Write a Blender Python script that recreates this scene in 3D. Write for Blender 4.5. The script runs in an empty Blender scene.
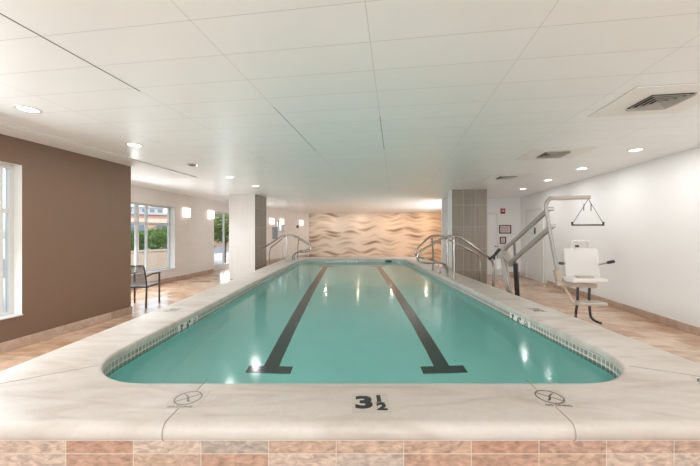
import bpy, bmesh, math, random
from mathutils import Vector, Matrix, noise
random.seed(7)
C = bpy.context.scene.collection
SC = bpy.context.scene
R = math.radians
PI = math.pi
TH = math.atan(.1447)            # the room is turned by this angle from the pool
ct, st = math.cos(TH), math.sin(TH)
CAMZ = 1.49; F = 311.1; CEIL = 2.74; DECK = .49

# ------------------------------------------------------------- camera
cd = bpy.data.cameras.new('camera'); cam = bpy.data.objects.new('camera', cd); C.objects.link(cam)
cd.sensor_width = 36; cd.lens = 16.0; cd.clip_start = .05; cd.clip_end = 500
cam.location = (0, 0, CAMZ); cam.rotation_euler = (R(90), 0, 0)
SC.camera = cam
# ------------------------------------------------------------- world, sun, exposure
w = bpy.data.worlds.new('sky'); SC.world = w; w.use_nodes = True
nt = w.node_tree; nt.nodes.clear()
sky = nt.nodes.new('ShaderNodeTexSky'); sky.sky_type = 'NISHITA'; sky.sun_disc = False
sky.sun_elevation = R(48); sky.sun_rotation = R(100); sky.air_density = 1.0; sky.dust_density = 2.0
bg = nt.nodes.new('ShaderNodeBackground'); bg.inputs[1].default_value = .5
wo = nt.nodes.new('ShaderNodeOutputWorld')
hs = nt.nodes.new('ShaderNodeHueSaturation'); hs.inputs['Saturation'].default_value = .5
nt.links.new(sky.outputs[0], hs.inputs['Color']); nt.links.new(hs.outputs[0], bg.inputs[0]); nt.links.new(bg.outputs[0], wo.inputs[0])
sd = bpy.data.lights.new('sun', 'SUN'); sun = bpy.data.objects.new('sun', sd); C.objects.link(sun)
sd.energy = 2.2; sd.angle = R(.6); sd.color = (1, .95, .87)
sun.rotation_euler = Vector((-.62, .42, -.75)).to_track_quat('-Z', 'Y').to_euler()
sun.location = (30, -20, 40)
SC.view_settings.view_transform = 'Standard'; SC.view_settings.look = 'None'
SC.view_settings.gamma = 1; SC.view_settings.use_curve_mapping = False
SC.view_settings.exposure = 0.24
SC.cycles.use_denoising = True
SC.cycles.max_bounces = 16; SC.cycles.diffuse_bounces = 8; SC.cycles.glossy_bounces = 6
SC.cycles.transmission_bounces = 10; SC.cycles.transparent_max_bounces = 12
SC.cycles.caustics_reflective = True; SC.cycles.caustics_refractive = True
SC.cycles.sample_clamp_indirect = 8
LAMP_W = 9.5
SCONCE_E = 1.3
def daylight(name, loc, rz, sx, sz, W_, col=(.90, .965, 1), tilt=0):  # daylight-tinted area light, used for window openings and for added fill
    a = bpy.data.lights.new(name, 'AREA'); a.shape = 'RECTANGLE'; a.size = sx; a.size_y = sz; a.energy = W_; a.color = col
    o = bpy.data.objects.new(name, a); C.objects.link(o); o.location = loc; o.rotation_euler = (R(90+tilt), 0, rz)
    return o
# soft light at the window openings; those behind the camera are added as fill
daylight('rear_fill_light', (-.2*ct-4.9*st, .2*st-4.9*ct, 1.45), R(180)-TH+PI, 8.0, 1.6, 345, tilt=41)  # fill light added to brighten the room from behind
daylight('side_fill_light', (-4.83*ct-1.7*st, 4.83*st-1.7*ct, 1.4), R(-90)-TH, 2.4, 1.85, 12, tilt=25)  # added fill at an assumed window out of view
daylight('side_window_skylight', (-4.80*ct+1.7*st, 4.80*st+1.7*ct, 1.5), R(-90)-TH, 2.2, 1.7, 85, tilt=-30)
daylight('large_window_daylight', (-6.95*ct+6.7*st, 6.95*st+6.7*ct, 1.35), R(-90)-TH, .85, 1.7, 110, tilt=-28)
_dv = 12.45
daylight('corridor_fill_light', (3.12*ct+14.2*st, -3.12*st+14.2*ct, 1.3), R(90)-TH, 3.8, 1.9, 170, tilt=4)  # unseen fill light added to brighten the far ceiling
daylight('glazed_door_daylight', (-6.9*ct+_dv*st, 6.9*st+_dv*ct, 1.15), R(-90)-TH, .9, 2.1, 50, tilt=-18)

# ------------------------------------------------------------- helpers
def W(u, v, z=0):                 # room coordinates -> world
    return Vector((u*ct + v*st, -u*st + v*ct, z))
def PX(x, y, D):                  # a point seen at pixel x, y at depth D
    return Vector(((x-350)/F*D, D, CAMZ + (233-y)/F*D))

def tag(o, label=None, cat=None, group=None, kind=None):
    if label: o['label'] = label
    if cat: o['category'] = cat
    if group: o['group'] = group
    if kind: o['kind'] = kind
    return o
def empty(name, loc=(0, 0, 0), rz=0):
    o = bpy.data.objects.new(name, None); C.objects.link(o)
    o.location = loc; o.rotation_euler = (0, 0, rz); o.empty_display_size = .1
    return o
def copy_tree(o, parent=None):
    c = o.copy(); C.objects.link(c); c.parent = parent
    if parent is not None: c.matrix_parent_inverse = o.matrix_parent_inverse.copy()
    for ch in list(o.children): copy_tree(ch, c)
    return c

class MB:
    def __init__(s): s.bm = bmesh.new()
    def box(s, x0, x1, y0, y1, z0, z1, M=None, bev=0):
        r = bmesh.ops.create_cube(s.bm, size=1)
        T = Matrix.Translation(((x0+x1)/2, (y0+y1)/2, (z0+z1)/2)) @ Matrix.Diagonal((abs(x1-x0), abs(y1-y0), abs(z1-z0), 1))
        if M is not None: T = M @ T
        bmesh.ops.transform(s.bm, matrix=T, verts=r['verts'])
        if bev:
            es = set()
            for v in r['verts']: es.update(v.link_edges)
            bmesh.ops.bevel(s.bm, geom=list(es), offset=bev, segments=3, affect='EDGES', profile=.5)
        return s
    def bar(s, p, q, a, b, bev=0, up=(0, 0, 1)):
        p = Vector(p); q = Vector(q); d = (q-p).normalized(); L = (q-p).length
        x = Vector(up).cross(d)
        if x.length < 1e-4: x = Vector((1, 0, 0)).cross(d)
        x.normalize(); y = d.cross(x)
        M = Matrix(((x.x, y.x, d.x, p.x), (x.y, y.y, d.y, p.y), (x.z, y.z, d.z, p.z), (0, 0, 0, 1)))
        return s.box(-a/2, a/2, -b/2, b/2, 0, L, M, bev)
    def cyl(s, c, r, h, seg=24, r2=None, axis=(0, 0, 1)):
        rr = bmesh.ops.create_cone(s.bm, cap_ends=True, segments=seg, radius1=r, radius2=r if r2 is None else r2, depth=h)
        q = Vector((0, 0, 1)).rotation_difference(Vector(axis)).to_matrix().to_4x4()
        bmesh.ops.transform(s.bm, matrix=Matrix.Translation(c) @ q, verts=rr['verts'])
        return s
    def sphere(s, c, r, sub=2, sc=(1, 1, 1)):
        rr = bmesh.ops.create_icosphere(s.bm, subdivisions=sub, radius=r)
        bmesh.ops.transform(s.bm, matrix=Matrix.Translation(c) @ Matrix.Diagonal((*sc, 1)), verts=rr['verts'])
        return s
    def tube(s, pts, r, seg=12, rad=.06, closed=False):
        pts = [Vector(p) for p in pts]
        if rad and len(pts) > 2:
            out = [pts[0]]
            for i in range(1, len(pts)-1):
                a, b, c = pts[i-1], pts[i], pts[i+1]
                l = min(rad, (a-b).length*.48, (c-b).length*.48)
                p0 = b + (a-b).normalized()*l; p2 = b + (c-b).normalized()*l
                for k in range(9):
                    t = k/8; out.append(p0*(1-t)**2 + b*2*t*(1-t) + p2*t*t)
            out.append(pts[-1]); pts = out
        rings = []; prev = None
        n = len(pts)
        for i, p in enumerate(pts):
            if i == 0: d = pts[1]-p
            elif i == n-1: d = p-pts[-2]
            else: d = pts[i+1]-pts[i-1]
            d.normalize()
            if prev is None:
                x = d.cross(Vector((0, 0, 1)))
                if x.length < .05: x = d.cross(Vector((1, 0, 0)))
            else: x = prev - d*prev.dot(d)
            x.normalize(); prev = x; y = d.cross(x)
            rings.append([s.bm.verts.new(p + (x*math.cos(2*PI*k/seg) + y*math.sin(2*PI*k/seg))*r) for k in range(seg)])
        for a, b in zip(rings, rings[1:]):
            for k in range(seg):
                s.bm.faces.new((a[k], a[(k+1) % seg], b[(k+1) % seg], b[k]))
        s.bm.faces.new(rings[0][::-1]); s.bm.faces.new(rings[-1])
        return s
    def build(s, name, mat, parent=None, smooth=False, loc=None, rz=0, inv=None):
        me = bpy.data.meshes.new(name)
        bmesh.ops.recalc_face_normals(s.bm, faces=s.bm.faces[:])
        s.bm.to_mesh(me); s.bm.free()
        o = bpy.data.objects.new(name, me); C.objects.link(o)
        for m in (mat if isinstance(mat, (list, tuple)) else [mat]): me.materials.append(m)
        if smooth:
            me.shade_smooth()
            me.set_sharp_from_angle(angle=R(40))
        if loc is not None: o.location = loc; o.rotation_euler = (0, 0, rz)
        if parent is not None: o.parent = parent
        return o

def text_obj(name, body, size, mat, parent, M, bold=0.0, align='CENTER', ext=.0006):
    cu = bpy.data.curves.new('t', 'FONT'); cu.body = body; cu.size = size; cu.align_x = align; cu.align_y = 'CENTER'
    cu.offset = bold; cu.extrude = ext; cu.resolution_u = 4
    t = bpy.data.objects.new('t', cu); C.objects.link(t)
    dg = bpy.context.evaluated_depsgraph_get()
    me = bpy.data.meshes.new_from_object(t.evaluated_get(dg))
    bpy.data.objects.remove(t); bpy.data.curves.remove(cu)
    me.transform(M); me.name = name
    me.materials.clear(); me.materials.append(mat)
    o = bpy.data.objects.new(name, me); C.objects.link(o)
    if parent is not None: o.parent = parent
    return o

# ------------------------------------------------------------- materials
MATS = {}
def mat(name, col, rough=.5, metal=0, spec=.5, emit=None, es=0, bump=0, bscale=40, var=0, vscale=6, coat=0):
    m = bpy.data.materials.new(name); m.use_nodes = True; n = m.node_tree; b = n.nodes['Principled BSDF']
    b.inputs['Base Color'].default_value = (*col, 1); b.inputs['Roughness'].default_value = rough
    b.inputs['Metallic'].default_value = metal; b.inputs['Specular IOR Level'].default_value = spec
    b.inputs['Coat Weight'].default_value = coat
    if emit: b.inputs['Emission Color'].default_value = (*emit, 1); b.inputs['Emission Strength'].default_value = es
    tc = n.nodes.new('ShaderNodeTexCoord')
    if var:
        no = n.nodes.new('ShaderNodeTexNoise'); no.inputs['Scale'].default_value = vscale; no.inputs['Detail'].default_value = 5
        n.links.new(tc.outputs['Object'], no.inputs['Vector'])
        mr = n.nodes.new('ShaderNodeMapRange'); mr.inputs[3].default_value = 1-var; mr.inputs[4].default_value = 1+var
        n.links.new(no.outputs[0], mr.inputs[0])
        mx = n.nodes.new('ShaderNodeMix'); mx.data_type = 'RGBA'; mx.blend_type = 'MULTIPLY'; mx.inputs[0].default_value = 1
        mx.inputs[6].default_value = (*col, 1); n.links.new(mr.outputs[0], mx.inputs[7])
        n.links.new(mx.outputs[2], b.inputs['Base Color'])
    if bump:
        no2 = n.nodes.new('ShaderNodeTexNoise'); no2.inputs['Scale'].default_value = bscale; no2.inputs['Detail'].default_value = 4
        n.links.new(tc.outputs['Object'], no2.inputs['Vector'])
        bp = n.nodes.new('ShaderNodeBump'); bp.inputs['Strength'].default_value = bump; bp.inputs['Distance'].default_value = .01
        n.links.new(no2.outputs[0], bp.inputs['Height']); n.links.new(bp.outputs[0], b.inputs['Normal'])
    MATS[name] = m
    return m
def node(n, t, **k):
    x = n.nodes.new(t)
    for a, v in k.items(): setattr(x, a, v)
    return x
def ramp(n, stops, interp='LINEAR'):
    r = n.nodes.new('ShaderNodeValToRGB'); r.color_ramp.interpolation = interp
    e = r.color_ramp.elements
    while len(e) < len(stops): e.new(.5)
    for i, (p, c) in enumerate(stops): e[i].position = p; e[i].color = (*c, 1)
    return r
def brick_mat(name, cols, mortar, bw, rh, ms=.004, off=0.0, axes='XY', shift=(0, 0), rough=.5, grain=.25, gscale=8, gstretch=(1, 1, 1), bump=.3, spec=.5, mbump=1.0, coat=0):
    """tiles laid on a grid, each tile its own tone, with a stone grain"""
    m = bpy.data.materials.new(name); m.use_nodes = True; n = m.node_tree; b = n.nodes['Principled BSDF']; L = n.links
    b.inputs['Roughness'].default_value = rough; b.inputs['Specular IOR Level'].default_value = spec; b.inputs['Coat Weight'].default_value = coat
    tc = node(n, 'ShaderNodeTexCoord'); sx = node(n, 'ShaderNodeSeparateXYZ'); L.new(tc.outputs['Object'], sx.inputs[0])
    cx = node(n, 'ShaderNodeCombineXYZ')
    L.new(sx.outputs[axes[0]], cx.inputs[0]); L.new(sx.outputs[axes[1]], cx.inputs[1])
    ad = node(n, 'ShaderNodeVectorMath', operation='ADD'); ad.inputs[1].default_value = (*shift, 0); L.new(cx.outputs[0], ad.inputs[0])
    br = node(n, 'ShaderNodeTexBrick'); br.offset = off; br.squash = 1
    br.inputs['Scale'].default_value = 1; br.inputs['Brick Width'].default_value = bw; br.inputs['Row Height'].default_value = rh
    br.inputs['Mortar Size'].default_value = ms; br.inputs['Mortar Smooth'].default_value = .1
    br.inputs['Color1'].default_value = (0, 0, 0, 1); br.inputs['Color2'].default_value = (1, 1, 1, 1); br.inputs['Mortar'].default_value = (.5, .5, .5, 1)
    L.new(ad.outputs[0], br.inputs['Vector'])
    rp = ramp(n, [(i/max(1, len(cols)-1), c) for i, c in enumerate(cols)]); L.new(br.outputs['Color'], rp.inputs[0])
    mp = node(n, 'ShaderNodeMapping'); mp.inputs['Scale'].default_value = gstretch; L.new(tc.outputs['Object'], mp.inputs[0])
    no = node(n, 'ShaderNodeTexNoise'); no.inputs['Scale'].default_value = gscale; no.inputs['Detail'].default_value = 7; no.inputs['Distortion'].default_value = .6
    L.new(mp.outputs[0], no.inputs['Vector'])
    mr = node(n, 'ShaderNodeMapRange'); mr.inputs[1].default_value = .25; mr.inputs[2].default_value = .75
    mr.inputs[3].default_value = 1-grain; mr.inputs[4].default_value = 1+grain; L.new(no.outputs[0], mr.inputs[0])
    mu = node(n, 'ShaderNodeMix', data_type='RGBA', blend_type='MULTIPLY'); mu.inputs[0].default_value = 1
    L.new(rp.outputs[0], mu.inputs[6]); L.new(mr.outputs[0], mu.inputs[7])
    mm = node(n, 'ShaderNodeMix', data_type='RGBA'); L.new(br.outputs['Fac'], mm.inputs[0]); L.new(mu.outputs[2], mm.inputs[6]); mm.inputs[7].default_value = (*mortar, 1)
    L.new(mm.outputs[2], b.inputs['Base Color'])
    if bump:
        sb = node(n, 'ShaderNodeMath', operation='MULTIPLY_ADD'); sb.inputs[1].default_value = -mbump
        ng = node(n, 'ShaderNodeMath', operation='MULTIPLY'); ng.inputs[1].default_value = .15; L.new(no.outputs[0], ng.inputs[0])
        L.new(br.outputs['Fac'], sb.inputs[0]); L.new(ng.outputs[0], sb.inputs[2])
        bp = node(n, 'ShaderNodeBump'); bp.inputs['Strength'].default_value = bump; bp.inputs['Distance'].default_value = .004
        L.new(sb.outputs[0], bp.inputs['Height']); L.new(bp.outputs[0], b.inputs['Normal'])
    return m

M_white = mat('white_wall_paint', (.74, .725, .71), .75, bump=.03, bscale=120)
M_whiter = mat('white_trim_paint', (.66, .65, .61), .5)
M_brown = mat('brown_wall_paint', (.175, .108, .07), .62, bump=.05, bscale=200)
M_left = brick_mat('pale_large_wall_tile', [(.70, .655, .62), (.73, .685, .65)], (.62, .58, .55), 1.2, .6, .003, 0, 'XZ', (.3, .1), rough=.45, grain=.03, gscale=3, bump=.1)
M_ceil = None
M_base = brick_mat('stone_baseboard_tile', [(.42, .30, .23), (.50, .37, .29), (.36, .25, .19)], (.45, .38, .32), .6, .5, .004, 0, 'XZ', rough=.4, grain=.2, gscale=10)
M_steel = mat('brushed_stainless_steel', (.38, .35, .315), .25, metal=1, bump=.03, bscale=150)
M_chrome = mat('chrome', (.7, .7, .7), .12, metal=1)
M_black = mat('black_plastic', (.018, .018, .018), .4)
M_ink = mat('black_marker_ink', (.022, .022, .022), .5)
M_inkbr = mat('brown_marker_ink', (.10, .065, .05), .5)
M_inkgr = mat('worn_and_glare_grey_ink', (.22, .20, .18), .5)  # worn ink; on the left coping its grey stands for glare
M_beige = mat('beige_powder_coat', (.40, .35, .295), .35, bump=.02)
M_beige2 = mat('tan_powder_coat', (.42, .33, .26), .35, bump=.02)
M_alu = mat('satin_grey_aluminium', (.36, .345, .32), .4, metal=.4)
M_plast = mat('white_moulded_plastic', (.60, .575, .555), .35)
M_bronze = mat('dark_bronze_metal', (.075, .06, .05), .4, metal=.4)
M_tilew = mat('white_marker_tile', (.74, .72, .67), .4, var=.05, vscale=30)
M_tiled = mat('pale_marker_tile', (.485, .44, .39), .5, var=.05, vscale=30)
M_frame = mat('white_window_frame', (.58, .58, .57), .35)
M_grille = mat('cream_diffuser_metal', (.83, .80, .77), .4)
M_dark = mat('dark_duct', (.03, .03, .03), .8)
M_rubber = mat('grey_rubber_seal', (.16, .15, .14), .7)
M_blackline = mat('black_lane_tile', (.07, .075, .075), .5, var=.3, vscale=25)
M_lamp = mat('downlight_lens', (.9, .9, .88), .4, emit=(1, .95, .88), es=6)
M_sconce = mat('sconce_glass', (.9, .88, .85), .3, emit=(1, .93, .84), es=SCONCE_E)

def ceiling_mat():
    m = brick_mat('glossy_ceiling_panel', [(.86, .865, .86), (.875, .88, .875)], (.60, .595, .58), 1.03, .358, .0022, 0, 'XY', (.16, .115),
                  rough=.3, grain=.015, gscale=2, bump=0, spec=.6)
    n = m.node_tree; L = n.links; b = n.nodes['Principled BSDF']
    br = [x for x in n.nodes if x.type == 'TEX_BRICK'][0]; tc = [x for x in n.nodes if x.type == 'TEX_COORD'][0]
    # every pressed panel bows a little between its seams
    sx = node(n, 'ShaderNodeSeparateXYZ'); L.new(tc.outputs['Object'], sx.inputs[0])
    ad = node(n, 'ShaderNodeMath', operation='ADD'); ad.inputs[1].default_value = .115; L.new(sx.outputs[1], ad.inputs[0])
    dv = node(n, 'ShaderNodeMath', operation='MULTIPLY'); dv.inputs[1].default_value = 2*PI/.358; L.new(ad.outputs[0], dv.inputs[0])
    cs = node(n, 'ShaderNodeMath', operation='COSINE'); L.new(dv.outputs[0], cs.inputs[0])
    mb = node(n, 'ShaderNodeMath', operation='MULTIPLY'); mb.inputs[1].default_value = .2; L.new(cs.outputs[0], mb.inputs[0])
    sb = node(n, 'ShaderNodeMath', operation='SUBTRACT'); L.new(mb.outputs[0], sb.inputs[0]); L.new(br.outputs['Fac'], sb.inputs[1])
    bp = node(n, 'ShaderNodeBump'); bp.inputs['Strength'].default_value = .5; bp.inputs['Distance'].default_value = .004
    L.new(sb.outputs[0], bp.inputs['Height']); L.new(bp.outputs[0], b.inputs['Normal'])
    b.inputs['Roughness'].default_value = .33
    return m
M_ceil = ceiling_mat()
M_floor = brick_mat('warm_slate_floor_tile', [(.38, .215, .125), (.47, .30, .19), (.52, .37, .265), (.43, .255, .155), (.57, .42, .31)], (.42, .34, .28), .61, .305, .003, .5, 'XY', (.1, .2),
                    rough=.24, grain=.35, gscale=3.2, gstretch=(1, 2.2, 1), bump=.12, spec=.7, coat=.25)
M_front = brick_mat('orange_quartzite_tile', [(.40, .26, .18), (.47, .35, .275), (.43, .29, .21), (.37, .205, .14), (.48, .37, .30), (.35, .285, .235)], (.56, .48, .41), .3585, .178, .0022, 0, 'XZ', (.0735+3.585, -.319+1.78),
                    rough=.5, grain=.45, gscale=20, gstretch=(1, 1, 2.2), bump=.25)
M_frontY = brick_mat('orange_quartzite_tile_side', [(.44, .26, .17), (.52, .37, .28), (.47, .30, .205), (.53, .40, .31)], (.56, .48, .41), .3585, .178, .0022, 0, 'YZ', (.1, -.319+1.78),
                     rough=.5, grain=.3, gscale=22, gstretch=(1, 1, 2.6), bump=.25)
M_taupe = brick_mat('ribbed_taupe_column_tile', [(.225, .185, .15), (.25, .205, .165)], (.42, .37, .32), .32, .62, .004, 0, 'XZ', (.0, .19), rough=.45, grain=.32, gscale=3, gstretch=(26, 26, .25), bump=.2)
M_taupeY = brick_mat('ribbed_taupe_column_tile_side', [(.225, .185, .15), (.25, .205, .165)], (.42, .37, .32), .32, .62, .004, 0, 'YZ', (.0, .19), rough=.45, grain=.32, gscale=3, gstretch=(26, 26, .25), bump=.2)
M_colp = brick_mat('pale_column_tile', [(.60, .55, .51), (.62, .57, .53)], (.55, .51, .475), .6, .62, .003, 0, 'XZ', (.0, .19), rough=.4, grain=.06, gscale=3, gstretch=(20, 20, .25), bump=.1)

def coping_mat():
    m = mat('cast_limestone_coping', (.60, .545, .48), .42, spec=.4)
    n = m.node_tree; L = n.links; b = n.nodes['Principled BSDF']; tc = [x for x in n.nodes if x.type == 'TEX_COORD'][0]
    mp = node(n, 'ShaderNodeMapping'); mp.inputs['Rotation'].default_value = (0, 0, R(28)); mp.inputs['Scale'].default_value = (.8, 3.2, 1.2); L.new(tc.outputs['Object'], mp.inputs[0])
    n1 = node(n, 'ShaderNodeTexNoise'); n1.inputs['Scale'].default_value = 2.0; n1.inputs['Detail'].default_value = 8; n1.inputs['Distortion'].default_value = 1.1; L.new(mp.outputs[0], n1.inputs['Vector'])
    r1 = ramp(n, [(.28, (.42, .355, .30)), (.45, (.50, .445, .395)), (.6, (.545, .495, .445)), (.75, (.51, .47, .43))]); L.new(n1.outputs[0], r1.inputs[0])
    n2 = node(n, 'ShaderNodeTexNoise'); n2.inputs['Scale'].default_value = 30; n2.inputs['Detail'].default_value = 6; L.new(tc.outputs['Object'], n2.inputs['Vector'])
    mr = node(n, 'ShaderNodeMapRange'); mr.inputs[3].default_value = .93; mr.inputs[4].default_value = 1.07; L.new(n2.outputs[0], mr.inputs[0])
    mx = node(n, 'ShaderNodeMix', data_type='RGBA', blend_type='MULTIPLY'); mx.inputs[0].default_value = 1
    L.new(r1.outputs[0], mx.inputs[6]); L.new(mr.outputs[0], mx.inputs[7]); L.new(mx.outputs[2], b.inputs['Base Color'])
    bp = node(n, 'ShaderNodeBump'); bp.inputs['Strength'].default_value = .12; bp.inputs['Distance'].default_value = .004
    L.new(n2.outputs[0], bp.inputs['Height']); L.new(bp.outputs[0], b.inputs['Normal'])
    return m
M_cop = coping_mat()

def wave_mat():
    """cream mosaic with drifting lens-shaped brown streaks"""
    m = mat('wave_mosaic', (.7, .55, .42), .4)
    n = m.node_tree; L = n.links; b = n.nodes['Principled BSDF']; tc = [x for x in n.nodes if x.type == 'TEX_COORD'][0]
    # drifting rows of lens-shaped streaks: voronoi cells stretched sideways, each cell a dark blade, bent by slow waves
    sp = node(n, 'ShaderNodeSeparateXYZ'); L.new(tc.outputs['Object'], sp.inputs[0])
    wx = node(n, 'ShaderNodeMath', operation='MULTIPLY'); wx.inputs[1].default_value = 3.7; L.new(sp.outputs[0], wx.inputs[0])
    sn = node(n, 'ShaderNodeMath', operation='SINE'); L.new(wx.outputs[0], sn.inputs[0])
    zz = node(n, 'ShaderNodeMath', operation='MULTIPLY_ADD'); zz.inputs[1].default_value = .06; L.new(sn.outputs[0], zz.inputs[0]); L.new(sp.outputs[2], zz.inputs[2])
    cb = node(n, 'ShaderNodeCombineXYZ'); L.new(sp.outputs[0], cb.inputs[0]); L.new(zz.outputs[0], cb.inputs[2])
    wn = node(n, 'ShaderNodeTexNoise'); wn.inputs['Scale'].default_value = 1.1; wn.inputs['Detail'].default_value = 1; L.new(tc.outputs['Object'], wn.inputs['Vector'])
    sc_ = node(n, 'ShaderNodeVectorMath', operation='SCALE'); sc_.inputs['Scale'].default_value = .25; L.new(wn.outputs['Color'], sc_.inputs[0])
    ad = node(n, 'ShaderNodeVectorMath', operation='ADD'); L.new(cb.outputs[0], ad.inputs[0]); L.new(sc_.outputs[0], ad.inputs[1])
    mp = node(n, 'ShaderNodeMapping'); mp.inputs['Scale'].default_value = (.8, 0.0, 4.6); L.new(ad.outputs[0], mp.inputs[0])
    v = node(n, 'ShaderNodeTexVoronoi'); v.voronoi_dimensions = '3D'; v.inputs['Scale'].default_value = .95; v.inputs['Randomness'].default_value = .62; L.new(mp.outputs[0], v.inputs['Vector'])
    cs_ = node(n, 'ShaderNodeSeparateXYZ'); L.new(v.outputs['Color'], cs_.inputs[0])
    # blade strength differs from cell to cell
    rb = ramp(n, [(.0, (1, 1, 1)), (.2, (.95, .95, .95)), (.42, (.4, .4, .4)), (.6, (0, 0, 0))]); L.new(v.outputs['Distance'], rb.inputs[0])
    st_ = node(n, 'ShaderNodeMapRange'); st_.inputs[1].default_value = -.45; st_.inputs[2].default_value = .6; L.new(cs_.outputs[0], st_.inputs[0])
    ml = node(n, 'ShaderNodeMath', operation='MULTIPLY'); L.new(rb.outputs[0], ml.inputs[0]); L.new(st_.outputs[0], ml.inputs[1])
    bc = node(n, 'ShaderNodeMix', data_type='RGBA'); L.new(ml.outputs[0], bc.inputs[0]); bc.inputs[6].default_value = (.76, .66, .56, 1); bc.inputs[7].default_value = (.29, .165, .10, 1)
    r1 = bc
    zz.inputs[1].default_value = .085
    # small tesserae
    br = node(n, 'ShaderNodeTexNoise'); br.inputs['Scale'].default_value = 12; L.new(tc.outputs['Object'], br.inputs['Vector'])
    mr = node(n, 'ShaderNodeMapRange'); mr.inputs[3].default_value = .9; mr.inputs[4].default_value = 1.1; L.new(br.outputs[0], mr.inputs[0])
    mx = node(n, 'ShaderNodeMix', data_type='RGBA', blend_type='MULTIPLY'); mx.inputs[0].default_value = 1
    L.new(r1.outputs[2], mx.inputs[6]); L.new(mr.outputs[0], mx.inputs[7])
    # warm light on the right end is put into the colour as orange
    sx = node(n, 'ShaderNodeSeparateXYZ'); L.new(tc.outputs['Object'], sx.inputs[0])
    m2 = node(n, 'ShaderNodeMapRange'); m2.inputs[1].default_value = 2.5; m2.inputs[2].default_value = 8.0; L.new(sx.outputs[0], m2.inputs[0])
    tint = node(n, 'ShaderNodeMix', data_type='RGBA', blend_type='MULTIPLY'); tint.inputs[7].default_value = (1.08, .83, .60, 1)
    L.new(m2.outputs[0], tint.inputs[0]); L.new(mx.outputs[2], tint.inputs[6]); L.new(tint.outputs[2], b.inputs['Base Color'])
    return m
M_wave = wave_mat()

def waterline_mat():
    m = bpy.data.materials.new('waterline_mosaic'); m.use_nodes = True; n = m.node_tree; b = n.nodes['Principled BSDF']; L = n.links
    b.inputs['Roughness'].default_value = .2
    uv = node(n, 'ShaderNodeUVMap')
    br = node(n, 'ShaderNodeTexBrick'); br.offset = 0
    br.inputs['Scale'].default_value = 1; br.inputs['Brick Width'].default_value = .05; br.inputs['Row Height'].default_value = .05; br.inputs['Mortar Size'].default_value = .0045
    br.inputs['Color1'].default_value = (.24, .215, .18, 1); br.inputs['Color2'].default_value = (.34, .31, .265, 1); br.inputs['Mortar'].default_value = (.66, .64, .58, 1)
    L.new(uv.outputs[0], br.inputs['Vector']); L.new(br.outputs['Color'], b.inputs['Base Color'])
    return m
M_wl = waterline_mat()
M_plaster = mat('pale_teal_pool_plaster', (.60, .96, .93), .7, var=.05, vscale=3)

def water_mat():
    m = bpy.data.materials.new('pool_water'); m.use_nodes = True; n = m.node_tree; n.nodes.clear(); L = n.links
    o = node(n, 'ShaderNodeOutputMaterial'); mix = node(n, 'ShaderNodeMixShader')
    rf = node(n, 'ShaderNodeBsdfRefraction'); rf.inputs['IOR'].default_value = 1.33; rf.inputs['Roughness'].default_value = .06; rf.inputs['Color'].default_value = (.82, .99, .975, 1)
    gl = node(n, 'ShaderNodeBsdfGlossy'); gl.inputs['Roughness'].default_value = .12
    fr = node(n, 'ShaderNodeFresnel'); fr.inputs['IOR'].default_value = 1.33
    tc = node(n, 'ShaderNodeTexCoord'); mp = node(n, 'ShaderNodeMapping'); mp.inputs['Scale'].default_value = (1, .5, 1); L.new(tc.outputs['Object'], mp.inputs[0])
    no = node(n, 'ShaderNodeTexNoise'); no.inputs['Scale'].default_value = 2.2; no.inputs['Detail'].default_value = 2; L.new(mp.outputs[0], no.inputs['Vector'])
    bp = node(n, 'ShaderNodeBump'); bp.inputs['Strength'].default_value = .10; bp.inputs['Distance'].default_value = .04; L.new(no.outputs[0], bp.inputs['Height'])
    for x in (rf, gl, fr): L.new(bp.outputs[0], x.inputs['Normal'])
    L.new(fr.outputs[0], mix.inputs[0]); L.new(rf.outputs[0], mix.inputs[1]); L.new(gl.outputs[0], mix.inputs[2]); L.new(mix.outputs[0], o.inputs[0])
    return m
M_water = water_mat()
def glass_mat():
    m = bpy.data.materials.new('window_glass'); m.use_nodes = True; n = m.node_tree; n.nodes.clear(); L = n.links
    o = node(n, 'ShaderNodeOutputMaterial'); mix = node(n, 'ShaderNodeMixShader')
    tr = node(n, 'ShaderNodeBsdfTransparent'); tr.inputs[0].default_value = (.93, .96, .96, 1)
    gl = node(n, 'ShaderNodeBsdfGlossy'); gl.inputs['Roughness'].default_value = .02
    lw = node(n, 'ShaderNodeLayerWeight'); lw.inputs[0].default_value = .5
    pw = node(n, 'ShaderNodeMath', operation='POWER'); pw.inputs[1].default_value = 5; L.new(lw.outputs['Facing'], pw.inputs[0])
    fr = node(n, 'ShaderNodeMath', operation='MULTIPLY_ADD'); fr.inputs[1].default_value = .5; fr.inputs[2].default_value = .03; L.new(pw.outputs[0], fr.inputs[0])
    L.new(fr.outputs[0], mix.inputs[0]); L.new(tr.outputs[0], mix.inputs[1]); L.new(gl.outputs[0], mix.inputs[2]); L.new(mix.outputs[0], o.inputs[0])
    return m
M_glass = glass_mat()

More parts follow.
